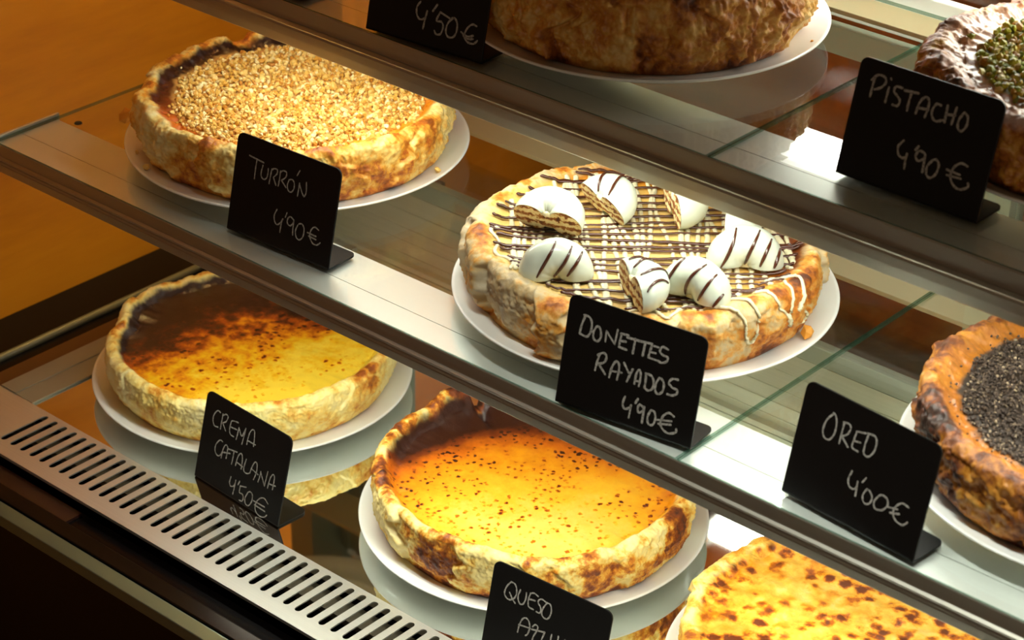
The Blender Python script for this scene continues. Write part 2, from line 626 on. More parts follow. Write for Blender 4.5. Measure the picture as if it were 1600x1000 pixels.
# tube light on the rear wall of the back room (seen only mirrored in the polished deck)
tl = thing('tube_light', 'white tube light on the rear wall, mirrored in the steel deck beside the blotchy cake', 'light', (-0.42, 1.05, DECK + 0.623))
m = MB()
m.box(-0.02, 1.02, -0.018, 0.0, -0.030, 0.030)
m.obj('housing', M_HOUSING, tl)
m = MB()
m.tube([(0.0, -0.030, 0.0), (1.0, -0.030, 0.0)], 0.0185, 20)
m.obj('tube', M_LED, tl, True)
for e in (-0.012, 1.012):
    m = MB()
    m.box(e - 0.012, e + 0.012, -0.052, -0.0182, -0.021, 0.021)
    m.obj('socket', M_HOUSING, tl)

# canopy light bar above the rear of the top shelf (seen only mirrored in the top glass)
cl = thing('canopy_light', 'white light bar above the top shelf, mirrored in the glass beside the pistachio price card', 'light', (-0.015, 0.394, TOP + 0.132))
m = MB()
m.box(0, 1.1, -0.026, 0.026, 0.004, 0.03)
m.obj('housing', M_HOUSING, cl)
m = MB()
m.box(0.004, 1.096, -0.021, 0.021, 0.0, 0.0039)
m.obj('diffuser', M_LED, cl)
area('canopy_lamp', (0.55, 0, -0.001), (math.radians(-20), 0, 0), 1.09, 0.036, P_CANOPY, LED, cl)

# ------------------------------------------------------------------ plates
PLATE_PROF = [(0.0, 0.004), (0.082, 0.004), (0.085, 0.0), (0.091, 0.0), (0.094, 0.0045), (0.120, 0.0078), (0.136, 0.0112), (0.1455, 0.0146), (0.1470, 0.0158), (0.1469, 0.0167),
              (0.1458, 0.0171), (0.1440, 0.0165), (0.1360, 0.0136), (0.128, 0.0114), (0.122, 0.0106), (0.112, 0.0102), (0.0, 0.0102)]
PLATE_TOP = 0.0102
_pl = MB()
_pl.lathe(PLATE_PROF, 160)
PLATE_ME = _pl.mesh('plate', M_PLATE, True)


def plate(label, x, y, z, s=1.0):
    o = link('plate', PLATE_ME, None, (x, y, z + 0.0002))
    o.scale = (s, s, 1)
    return tag(o, label, 'plate', 'white cake plates')


# ------------------------------------------------------------------ cakes
class Cake:
    """sunken top, folded rim and wrinkled side on a polar grid; keeps the grid so that toppings can follow the surface"""
    def __init__(s, R=0.135, H=0.052, D=0.010, rw=0.016, seed=1, na=900, amp_h=0.0022, nf=22, fold=0.0022, groove=0.0016, lump=0.0016, fine=0.0008,
                 feats=(), dome=0.0, top_lump=0.0006, wob=0.0016, taper=0.06):
        rs = np.random.RandomState(seed)
        th = np.linspace(0, 2 * PI, na, endpoint=False)
        P, Z, ZO, W, ED = [], [], [], [], []
        t = np.linspace(0.012, 1, 50)
        rf = R - 2.0 * rw
        P += list(t * rf); Z += list(H - D + dome * (1 - t ** 2)); ZO += [0] * 50; W += list(t ** 10); ED += list(t)
        t = np.linspace(0.06, 1, 16)
        P += list(rf + t * 1.25 * rw); Z += list(H - D + D * sstep(0, 1, t)); ZO += list(0.45 * t); W += [1] * 16; ED += list(1 + t)
        a = np.linspace(0.1, 1, 11) * PI / 2
        P += list(R - 0.75 * rw + 0.75 * rw * np.sin(a)); Z += list(H - 0.62 * rw * (1 - np.cos(a))); ZO += list(0.45 + 0.55 * a / (PI / 2)); W += [1] * 11; ED += [2] * 11
        t = np.linspace(0.03, 1, 40)
        zt = H - 0.62 * rw
        P += list(R * (1 + 0.012 * np.sin(PI * t) - taper * t ** 2.5)); Z += list(zt + (0.0035 - zt) * t); ZO += [1] * 40; W += [1] * 40; ED += [2] * 40
        P += [R * (0.985 - taper), R * (0.96 - taper), R * 0.4]; Z += [0.0009, 0.0, 0.0]; ZO += [1] * 3; W += [1] * 3; ED += [2] * 3
        P, Z, ZO, W, ED = map(np.array, (P, Z, ZO, W, ED))
        nr = len(P)
        s.na, s.nr, s.k_crest = na, nr, 66
        c, sn = np.cos(th), np.sin(th)
        sd = seed * 5.31
        dH = amp_h * (fbm(c * 2.2 + sd, sn * 2.2, sd, 4)) + amp_h * 0.5 * pn(c * 14, sn * 14, sd)
        dR = wob * fbm(c * 1.8, sn * 1.8 + sd, sd * 2, 3)
        dD = np.zeros(na)
        for (ang, wd, h, r) in feats:                    # notches, flaps and bulges of the rim: angle in degrees, width, height and radius change
            d = np.abs((np.degrees(th) - ang + 180) % 360 - 180)
            k = np.exp(-(d / wd) ** 4)
            dH = dH + h * k
            dR = dR + r * k
        hz = np.clip(Z / H, 0, 1)
        z = Z[None, :] + dH[:, None] * (W * hz ** 1.5)[None, :]
        # folds of the baking paper: panels with offsets, divided by slanted grooves
        b = np.sort((np.arange(nf) + rs.uniform(-0.36, 0.36, nf)) / nf * 2 * PI)
        sl = rs.uniform(-0.9, 0.9, nf)
        dl = rs.normal(size=nf); dl -= dl.mean()
        dl *= fold
        gd = rs.uniform(0.2, 1.0, nf) * groove
        pv = rs.uniform(0, 1, nf)
        off = np.zeros((na, nr)); cre = np.zeros((na, nr)); fac = np.zeros((na, nr))
        kink = 0.10 * pn(th[:, None] * 3, hz[None, :] * 5, sd)
        for i in range(nf):
            x = (th[:, None] - (b[i] + sl[i] * (hz[None, :] - 0.5) * 0.32) + kink + PI) % (2 * PI) - PI
            near = np.clip(1 - np.abs(x) / 0.6, 0, 1)
            e = np.exp(-(x / 0.022) ** 2)
            ramp = np.where(x > 0, np.exp(-x / 0.22), -np.exp(x / 0.22)) * np.tanh(np.abs(x) / 0.012) * 0.5
            off += dl[i] * ramp * 1.6 - gd[i] * e
            cre = np.maximum(cre, e * (gd[i] / max(groove, 1e-9)))
            blk = sstep(-0.012, 0.012, x) * (x < PI * 0.5)
            fac += (pv[i] - pv[i - 1]) * blk * 0
        j = np.searchsorted(b, th) % nf
        fac = np.repeat(pv[j][:, None], nr, 1)
        ws = np.where(ZO >= 0.98, 1.0, np.where(ED > 1.0, ZO ** 1.3, 0.0)) * np.clip(Z / 0.006, 0, 1)
        ws[-3:] = 0
        rho = P[None, :] + dR[:, None] * W[None, :] + off * ws[None, :]
        x, y = rho * c[:, None], rho * sn[:, None]
        q = 1.0
        lx = lump * 0.35 * fbm(x * 190, y * 190 + sd, z * 190, 2, 0.6) + lump * fbm(x * 75 + sd, y * 75, z * 75, 4, 0.55) + fine * fbm(x * 420, y * 420 + sd, z * 420, 2, 0.6)
        wl = np.where(ZO >= 0.98, 1.0, np.where(ED > 1.0, 0.7, 0.0)) * np.clip(Z / 0.006, 0, 1)
        wl[-3:] = 0
        rho2 = rho + lx * (wl * (0.25 + 0.75 * (ZO >= 0.9)))[None, :]
        z = z + lx * (wl * (ZO < 0.98) * 0.9)[None, :]
        tl = top_lump * fbm(x * 60 + 3, y * 60 + sd, sd, 2, 0.5)
        z = z + tl * (ED <= 1.0)[None, :] * np.ones((na, 1)) + tl * ((ED > 1.0) & (ZO < 0.5))[None, :]
        s.x, s.y, s.z = rho2 * c[:, None], rho2 * sn[:, None], z
        s.P, s.th = P, th
        s.col = np.stack([np.repeat(ZO[None, :], na, 0), np.clip(cre, 0, 1), fac, np.repeat(np.clip(ED / 2, 0, 1)[None, :], na, 0)], -1)
        s.H, s.D = H, D

    def mesh(s, name, mat):
        na, nr = s.na, s.nr
        co = np.stack([s.x, s.y, s.z], -1).reshape(-1, 3)
        top = np.array([[0, 0, s.z[:, 0].mean()], [0, 0, 0.0]])
        co = np.concatenate([co, top])
        i = np.arange(na)[:, None]
        k = np.arange(nr - 1)[None, :]
        i2 = (i + 1) % na
        q = np.stack([i * nr + k + 0 * i2, i * nr + k + 1 + 0 * i2, i2 * nr + k + 1, i2 * nr + k], -1).reshape(-1, 4)
        ii = np.arange(na)
        t1 = np.stack([ii * nr, ((ii + 1) % na) * nr, np.full(na, na * nr)], -1)[:, [0, 1, 2]]
        t2 = np.stack([((ii + 1) % na) * nr + nr - 1, ii * nr + nr - 1, np.full(na, na * nr + 1)], -1)
        me = bpy.data.meshes.new(name)
        nl = len(q) * 4 + len(t1) * 6
        me.vertices.add(len(co))
        me.vertices.foreach_set('co', co.ravel())
        me.loops.add(nl)
        me.loops.foreach_set('vertex_index', np.concatenate([q[:, ::-1].ravel() if False else q.ravel(), t1.ravel(), t2.ravel()]))
        np_ = len(q) + 2 * na
        me.polygons.add(np_)
        me.polygons.foreach_set('loop_start', np.concatenate([np.arange(len(q)) * 4, len(q) * 4 + np.arange(2 * na) * 3]))
        me.polygons.foreach_set('use_smooth', np.ones(np_, bool))
        me.update(calc_edges=True)
        at = me.attributes.new('bake', 'FLOAT_COLOR', 'POINT')
        cc = np.concatenate([s.col.reshape(-1, 4), [[0, 0, 0.5, 0], [1, 0, 0.5, 1]]])
        at.data.foreach_set('color', cc.astype(np.float32).ravel())
        me.materials.append(mat)
        me.validate()
        return me

    def at(s, th, k, lift=0.0):
        """point of the skin at angle th and ring k (float), lifted along the normal"""
        i = int(round((th % (2 * PI)) / (2 * PI) * s.na)) % s.na
        k = min(max(k, 0), s.nr - 4)
        k0 = int(k); f = k - k0
        def g(i, k):
            return np.array([s.x[i, k], s.y[i, k], s.z[i, k]])
        p = g(i, k0) * (1 - f) + g(i, k0 + 1) * f
        a = g(i, min(k0 + 2, s.nr - 4)) - g(i, max(k0 - 2, 0))
        tt = np.array([-math.sin(th), math.cos(th), 0])
        n = np.cross(tt, a) * -1
        n = n / (np.linalg.norm(n) + 1e-12)
        if n[2] < -0.2 or (k < 60 and n[2] < 0):
            n = -n
        return p + n * lift

    def top(s, x, y, lift=0.0):
        r = math.hypot(x, y)
        th = math.atan2(y, x)
        i = int(round((th % (2 * PI)) / (2 * PI) * s.na)) % s.na
        rr = np.hypot(s.x[i, :s.k_crest + 4], s.y[i, :s.k_crest + 4])
        k = np.interp(r, rr, np.arange(len(rr)))
        return s.at(th, k, lift)


def cake_mat(name, side, top, grad=(0, 0), gk=0.0, edge=0.25, base=0.3, nk=0.5, spots=None, side_p=(0.5, 0.25, 0.25, 0.2), rough=0.42, coat=0.15, top_rough=None,
             nscale=34, rim=None, glaze=None, bump=0.35, fn=110, burn=None, shift=0.10, disc=None, ck=-0.22):
    """side and top are colour ramps of the baked crust; grad, edge and spots steer how far the top has browned"""
    g = G(name)
    zo, cre, fac, ed = g.attr('bake')
    x, y, z = g.xyz()
    n1 = g.noise(nscale, 4, 0.6)
    n2 = g.noise(fn, 4, 0.65)
    n3 = g.noise(9, 2, 0.5)
    a, b, c, d = side_p
    sv = g.m('ADD', g.m('MULTIPLY', g.lerp(n1, 0.25, 0.75), a), g.m('MULTIPLY', g.lerp(n2, 0.25, 0.75), b))
    sv = g.m('ADD', sv, g.m('MULTIPLY', fac, c))
    sv = g.m('ADD', sv, g.m('MULTIPLY', g.lerp(n3, 0.3, 0.7), d))
    sv = g.m('ADD', sv, g.m('MULTIPLY', cre, ck))  # positive ck darkens the grooves, their shade put into the colour
    foot = g.lerp(z, 0.012, 0.001, 0, 0.22)
    sv = g.m('ADD', sv, g.m('SUBTRACT', foot, shift))
    if rim:                                              # browning of the rim crest
        rz = g.lerp(ed, 0.80, 0.99, 0, rim)
        rz = g.m('MULTIPLY', rz, g.lerp(zo, 0.98, 0.55, 0, 1))
        sv = g.m('ADD', sv, g.m('MULTIPLY', rz, g.lerp(n1, 0.3, 0.7, 0.3, 1.3)))
    if burn:                                             # one side of the cake stood nearer the oven wall
        bx, by, bk = burn
        bd = g.m('ADD', g.m('MULTIPLY', x, bx), g.m('MULTIPLY', y, by))
        sv = g.m('ADD', sv, g.m('MULTIPLY', g.lerp(bd, 0.04, 0.14), bk))
    cs = g.ramp(sv, side)
    gd = g.m('ADD', g.m('MULTIPLY', x, grad[0] * 7.4), g.m('MULTIPLY', y, grad[1] * 7.4))
    v = g.m('ADD', g.m('MULTIPLY', gd, gk), base)
    edge_v = g.m('MULTIPLY_ADD', g.lerp(gd, -0.1, 0.7), edge * 2.2 if gk else 0.0, edge * 0.6)
    v = g.m('ADD', v, g.m('MULTIPLY', g.m('POWER', g.m('MULTIPLY', ed, 2.0), 5.0, clamp=True), edge_v))
    v = g.m('ADD', v, g.m('MULTIPLY', g.m('SUBTRACT', n1, 0.5), nk))
    v = g.m('ADD', v, g.m('MULTIPLY', g.m('SUBTRACT', n2, 0.5), nk * 0.6))
    if spots:
        sc, lo, hi, amt, thr = spots
        sp = g.m('ADD', g.voronoi(sc), g.m('MULTIPLY', g.m('SUBTRACT', g.noise(sc * 1.1, 3, 0.6), 0.5), 1.3))
        msk = g.lerp(g.noise(sc * 0.16, 2, 0.5), thr - 0.08, thr + 0.12)
        v = g.m('ADD', v, g.m('MULTIPLY', g.m('MULTIPLY', g.lerp(sp, lo, hi), msk), amt))
    ct = g.ramp(v, top)
    edge_n = g.m('ADD', zo, g.m('MULTIPLY', g.m('SUBTRACT', n1, 0.5), 0.55))
    fz = g.lerp(edge_n, 0.20, 0.40)
    if disc:                                             # the bed of crumbs or nuts laid on the middle of the top
        dr, dc = disc
        rr = g.m('SQRT', g.m('ADD', g.m('MULTIPLY', x, x), g.m('MULTIPLY', y, y)))
        dm = g.lerp(g.m('ADD', rr, g.m('MULTIPLY', g.m('SUBTRACT', g.noise(40, 3, 0.6), 0.5), 0.018)), dr - 0.003, dr + 0.003, 1, 0)
        ct = g.mix(dm, ct, lin(dc))
    col = g.mix(fz, ct, cs)
    r = rough
    if glaze:                                            # sugar glaze of the rim, its pinkish highlights painted into the colour
        gl, gc = glaze
        gm = g.m('MULTIPLY', g.m('MULTIPLY', g.lerp(ed, 0.50, 0.72), g.lerp(zo, 1.0, 0.7)), g.lerp(g.noise(70, 3, 0.6), 0.42, 0.6))
        col = g.mix(g.m('MULTIPLY', gm, gl), col, lin(gc))
    h = g.m('ADD', g.m('MULTIPLY', n2, 0.5), g.m('MULTIPLY', g.noise(520, 3, 0.7), 0.6))
    g.bump(h, bump, 0.0012)
    return g.set(Base_Color=col, Roughness=g.lerp(fz, 0, 1, r, r + 0.14), Coat_Weight=g.lerp(fz, 0, 1, coat, coat * 0.25), Coat_Roughness=0.25)


def cake(label, x, y, z, geo, mat):
    t = thing('cheesecake', label, 'cheesecake', (x, y, z + PLATE_TOP + 0.0004), 0, None)
    link('cake_body', geo.mesh('cake_body', mat), t)
    return t


_ICO = None
def pebbles(name, mat, pts, size, rs, squash=0.75, parent=None, kind='stuff'):
    """irregular chopped bits: one small jittered solid per point"""
    import bmesh
    bm = bmesh.new()
    bmesh.ops.create_icosphere(bm, subdivisions=1, radius=1.0)
    V = np.array([v.co[:] for v in bm.verts]); F = np.array([[v.index for v in f.verts] for f in bm.faces])
    bm.free()
    n = len(pts)
    lo, hi = size
    r = lo + (hi - lo) * rs.beta(1.6, 2.2, n)
    an = rs.uniform(0.65, 1.35, (n, 1, 3))
    an[:, :, 2] *= squash
    jit = 1 + rs.uniform(-0.22, 0.22, (n, len(V), 1))
    co = V[None] * jit * an * r[:, None, None]
    q = rs.normal(size=(n, 4)); q /= np.linalg.norm(q, axis=1)[:, None]
    w, a, b, c = q.T
    R = np.stack([np.stack([1 - 2 * (b * b + c * c), 2 * (a * b - c * w), 2 * (a * c + b * w)], -1),
                  np.stack([2 * (a * b + c * w), 1 - 2 * (a * a + c * c), 2 * (b * c - a * w)], -1),
                  np.stack([2 * (a * c - b * w), 2 * (b * c + a * w), 1 - 2 * (a * a + b * b)], -1)], 1)
    co = np.einsum('nij,nvj->nvi', R, co) + np.asarray(pts)[:, None, :] + np.array([0, 0, 1])[None, None] * (r * 0.35)[:, None, None]
    fs = (F[None] + (np.arange(n) * len(V))[:, None, None]).reshape(-1, 3)
    me = bpy.data.meshes.new(name)
    me.from_pydata(co.reshape(-1, 3).tolist(), [], fs.tolist())
    me.materials.append(mat)
    o = link(name, me, parent)
    if kind:
        o['kind'] = kind
    return o


CREAM, GOLD, AMBER, BROWN, DARK = (246, 218, 128), (236, 178, 66), (208, 122, 20), (138, 66, 12), (58, 22, 6)

# --- blue cheese cake, lower deck
QX, QY = -0.0215, 0.1597
plate('white plate under the golden speckled cake with scorched rear rim', QX, QY, DECK)
gq = Cake(R=0.1345, H=0.050, D=0.0125, rw=0.0105, seed=3, amp_h=0.0030, nf=20, fold=0.0022, groove=0.0012, lump=0.0013, top_lump=0.0005,
          feats=((155, 2.6, -0.014, -0.006), (146, 5, 0.006, 0.003), (165, 8, 0.005, 0.002), (200, 14, 0.003, 0.0), (-40, 22, -0.003, 0.0), (-20, 4, -0.004, -0.001)))
mq = cake_mat('golden_speckled_cake', [(0.18, (250, 232, 168)), (0.44, (244, 218, 136)), (0.53, (236, 186, 80)), (0.60, (210, 128, 26)), (0.70, (138, 64, 10)), (0.86, (60, 24, 6))],
              [(0.05, (250, 214, 104)), (0.25, (246, 188, 40)), (0.45, (234, 148, 10)), (0.62, (204, 100, 6)), (0.78, (120, 48, 6)), (0.95, (52, 20, 6))],
              grad=(-0.62, 0.76), gk=0.60, edge=0.42, base=0.37, nk=0.34, spots=(165, 0.40, 0.02, 0.62, 0.45), side_p=(0.50, 0.22, 0.24, 0.18), nscale=24, rim=0.06, burn=(-0.95, 0.2, 0.18))
cake('golden cheesecake with brown speckled sunken top and scorched rear rim, middle of the deck', QX, QY, DECK, gq, mq)

# --- burnt cream cake, lower deck left
CX, CY = -0.3618, 0.1582
plate('white plate under the yellow cake scorched dark on its left side', CX, CY, DECK)
gc = Cake(R=0.132, H=0.046, D=0.0085, rw=0.0100, seed=11, amp_h=0.0026, nf=15, fold=0.0016, groove=0.0009, lump=0.0013, top_lump=0.0005,
          feats=((214, 7, 0.0045, -0.007), (200, 5, 0.004, 0.001), (205, 3, -0.003, 0.0), (150, 30, -0.002, 0.0), (41, 12, 0.003, 0.0)))
mc = cake_mat('scorched_cream_cake', [(0.20, (250, 234, 170)), (0.50, (248, 222, 134)), (0.64, (238, 194, 92)), (0.78, (214, 134, 34)), (0.92, (150, 74, 14))],
              [(0.05, (250, 210, 60)), (0.27, (244, 184, 20)), (0.45, (230, 140, 12)), (0.60, (176, 78, 8)), (0.76, (96, 38, 8)), (0.95, (44, 18, 8))],
              grad=(-0.93, 0.36), gk=0.85, edge=0.14, base=0.50, nk=1.15, spots=(140, 0.38, 0.02, 0.40, 0.46), side_p=(0.48, 0.22, 0.16, 0.18), nscale=26, shift=0.06, rim=0.2, coat=0.45)
cake('yellow cheesecake with caramelised top scorched dark on its left side', CX, CY, DECK, gc, mc)

# --- blotchy cake, lower deck right
LX, LY = 0.300, 0.161
plate('white plate under the blotchy yellow cake in the bottom right corner', LX, LY, DECK)
gl_ = Cake(R=0.1355, H=0.046, D=0.0045, rw=0.011, seed=23, amp_h=0.0030, nf=18, fold=0.0018, groove=0.0010, lump=0.0018, top_lump=0.0018, na=700,
           feats=((124, 3, -0.004, -0.006), (150, 10, 0.002, 0.0)))
ml_ = cake_mat('blotchy_cake', [(0.2, (250, 228, 150)), (0.45, (244, 196, 80)), (0.62, (226, 150, 34)), (0.8, (160, 80, 12))],
               [(0.10, (244, 216, 132)), (0.32, (238, 186, 66)), (0.48, (228, 146, 20)), (0.60, (186, 94, 10)), (0.78, (108, 46, 8))],
               base=0.33, nk=0.60, edge=0.10, spots=(82, 0.62, 0.06, 0.56, 0.38), rim=0.1, nscale=48)
cake('yellow cheesecake with dark brown blotched top in the bottom right corner', LX, LY, DECK, gl_, ml_)

# --- nut cake, middle shelf left
TX, TY = -0.300, 0.165
plate('white plate under the cake covered in chopped nuts', TX, TY, MID)
gt = Cake(R=0.1335, H=0.050, D=0.0070, rw=0.0115, seed=31, amp_h=0.0034, nf=19, fold=0.0038, groove=0.0026, lump=0.0025, top_lump=0.0005,
          feats=((160, 4, -0.006, -0.003), (176, 12, 0.003, 0.001), (232, 5, 0.002, 0.004), (248, 4, 0.002, 0.003), (262, 4, -0.001, 0.003)))
mt = cake_mat('nut_cake_crust', [(0.14, (246, 226, 160)), (0.34, (240, 204, 116)), (0.50, (226, 158, 50)), (0.64, (186, 100, 20)), (0.80, (110, 50, 10)), (0.95, (52, 22, 6))],
              [(0.05, (240, 170, 40)), (0.35, (226, 130, 20)), (0.55, (190, 86, 12)), (0.75, (92, 32, 6)), (0.95, (46, 16, 5))],
              grad=(-0.9, 0.3), gk=0.40, edge=0.10, base=0.48, nk=0.30, side_p=(0.50, 0.28, 0.20, 0.16), rim=0.10, coat=0.4, burn=(-0.95, 0.1, 0.22), shift=0.20, nscale=26, disc=(0.106, (206, 158, 84)))
ct = cake('baked cheesecake topped with chopped toasted nuts, at the left end of the middle shelf', TX, TY, MID, gt, mt)
rs = np.random.RandomState(5)
pts = []
while len(pts) < 4300:
    a, r = rs.uniform(0, 2 * PI), 0.122 * math.sqrt(rs.uniform())
    lim = 0.1110 + 0.0060 * float(pn(math.cos(a) * 2.2, math.sin(a) * 2.2, 4.4)) - 0.012 * max(0, math.cos(a - math.radians(190)))
    if r < lim or rs.uniform() < math.exp(-(r - lim) / 0.0025) * 0.5:
        pts.append(gt.top(r * math.cos(a), r * math.sin(a), 0.0002 + 0.0022 * rs.uniform() ** 2 * (r < lim - 0.004)))
gn = G('chopped_nuts')
M_NUT = gn.set(Base_Color=gn.ramp(gn.island(), [(0.0, (186, 116, 30)), (0.2, (214, 156, 56)), (0.5, (228, 182, 88)), (0.8, (240, 208, 128)), (1.0, (248, 230, 178))]), Roughness=0.5)
pebbles('nut_topping', M_NUT, pts, (0.0011, 0.0030), rs, 0.8, ct)

# --- striped donut cake, middle shelf centre
DX, DY = 0.0831, 0.1584
plate('white plate under the cake decorated with white donut halves', DX, DY, MID)
gd = Cake(R=0.1345, H=0.049, D=0.0050, rw=0.0145, seed=41, amp_h=0.0026, nf=24, fold=0.0044, groove=0.0036, lump=0.0019, fine=0.0007, top_lump=0.0005,
          feats=((221, 10, 0.002, 0.002), (-10, 12, 0.003, -0.001), (20, 10, 0.002, 0.001)))
md = cake_mat('golden_beige_cake', [(0.12, (196, 180, 148)), (0.40, (210, 182, 130)), (0.54, (218, 158, 70)), (0.66, (200, 120, 30)), (0.80, (146, 76, 14)), (0.95, (84, 38, 8))],
              [(0.1, (218, 190, 126)), (0.40, (212, 172, 92)), (0.58, (206, 142, 44)), (0.75, (190, 104, 20)), (0.95, (110, 50, 10))],
              grad=(0.2, 0.9), gk=0.16, edge=0.30, base=0.26, nk=0.28, side_p=(0.46, 0.30, 0.30, 0.10), rim=0.20, coat=0.15, burn=(0.9, 0.3, 0.12), shift=0.15, nscale=26)
cd = cake('beige cheesecake with chocolate and white drizzle lattice under white donut halves', DX, DY, MID, gd, md)
M_CHOC = plain('chocolate_drizzle_brown', (70, 30, 12), 0.22, coat=0.3)
M_WHITE = plain('white_icing', (222, 212, 176), 0.35, coat=0.15)
rs = np.random.RandomState(8)
bdir = math.radians(43)
mb, mw = MB(), MB()
def line(dirang, off, rmax, wig, amp, wid, target, over=0.0, lift=0.0006, flat=0.7):
    dx, dy = math.cos(dirang), math.sin(dirang)
    nx, ny = -dy, dx
    half = math.sqrt(max(0.0, rmax * rmax - off * off))
    if half < 0.012:
        return
    n = int(half * 2 / 0.0016)
    ph = rs.uniform(0, 100)
    pts, rad = [], []
    for i in range(n + 1):
        t = -half + 2 * half * i / n
        w = off + amp * float(pn(t * wig, ph, 0.3)) + amp * 0.5 * float(pn(t * wig * 3.1, ph + 9, 0.3))
        pts.append(gd.top(t * dx + w * nx, t * dy + w * ny, lift))
        rad.append(wid * (1 + 0.32 * float(pn(t * 60, ph + 3, 1.3))))
    target.tube(pts, rad, 7, flat=flat)
o_ = -0.104
while o_ < 0.108:                                        # white lines, front to back, in loose bunches
    line(bdir + PI / 2 + rs.normal() * 0.10, o_, 0.112 + rs.uniform(-0.004, 0.006), 30, 0.0020, 0.0017 + 0.0008 * rs.uniform(), mw)
    o_ += rs.choice([0.0046, 0.0062, 0.0075, 0.0125])
o_ = -0.113
while o_ < 0.112:                                        # chocolate lines across them
    line(bdir + rs.normal() * 0.035, o_, 0.117 + rs.uniform(-0.004, 0.004), 18, 0.0022, 0.0011 + 0.0006 * rs.uniform(), mb, lift=0.0021)
    o_ += rs.choice([0.0048, 0.0088, 0.0115, 0.0135])
def loop(seq, wid, target, lift=0.0008):
    """icing run over the rim: (angle in degrees, ring) way points"""
    s = np.array(seq, float)
    t = np.linspace(0, len(s) - 1, (len(s) - 1) * 12 + 1)
    i = np.clip(t.astype(int), 0, len(s) - 2); f = t - i
    def cr(j):
        g = lambda k: s[np.clip(k, 0, len(s) - 1), j]
        p0, p1, p2, p3 = g(i - 1), g(i), g(i + 1), g(i + 2)
        return 0.5 * (2 * p1 + (p2 - p0) * f + (2 * p0 - 5 * p1 + 4 * p2 - p3) * f ** 2 + (3 * p1 - p0 - 3 * p2 + p3) * f ** 3)
    A, K = cr(0), cr(1)
    target.tube([gd.at(math.radians(a), k, lift) for a, k in zip(A, K)], [wid * (1 + 0.2 * math.sin(q * 2.1)) for q in t], 7, flat=0.8)
loop([(-35, 54), (-26, 64), (-21, 76), (-20, 92), (-17.5, 98), (-15.5, 90), (-16, 74), (-21, 60), (-27, 52)], 0.0014, mw)
loop([(-10, 56), (-8, 66), (-6, 76), (-3, 84), (-1.5, 95), (-1, 78), (3, 62)], 0.0014, mw)
loop([(-52, 50), (-49, 60), (-46, 67), (-42, 62), (-38, 54), (-31, 50)], 0.0015, mw)
loop([(-68, 56), (-64, 64), (-58, 62), (-52, 50)], 0.0014, mw)
loop([(-2, 40), (6, 54), (9, 64), (5, 74), (2, 84)], 0.0016, mw)
loop([(6, 88), (8, 96), (5, 103), (3, 98)], 0.0012, mw)
loop([(215, 50), (222, 58), (229, 54), (238, 60), (246, 54), (252, 62)], 0.0016, mw)
mw.obj('white_drizzle', M_WHITE, cd, True)
mb.obj('chocolate_drizzle', M_CHOC, cd, True)

# donut halves
def cut_mat():
    g = G('layered_donut_crumb')
    x, y, z = g.xyz()
    n = g.noise(260, 3, 0.6)
    w = g.m('SINE', g.m('ADD', g.m('MULTIPLY', y, 820.0), g.m('MULTIPLY', n, 9.0)))
    v = g.m('ADD', g.m('MULTIPLY', w, 0.22), g.m('MULTIPLY', g.noise(150, 3, 0.6), 1.0))
    return g.set(Base_Color=g.ramp(v, [(0.28, (246, 232, 186)), (0.50, (232, 204, 140)), (0.64, (168, 100, 36)), (0.85, (92, 46, 14))]), Roughness=0.7)
M_CRUMB = cut_mat()
M_COAT = plain('white_donut_coating', (206, 212, 194), 0.30, coat=0.2, var=0.03, scale=160, bump=0.12)


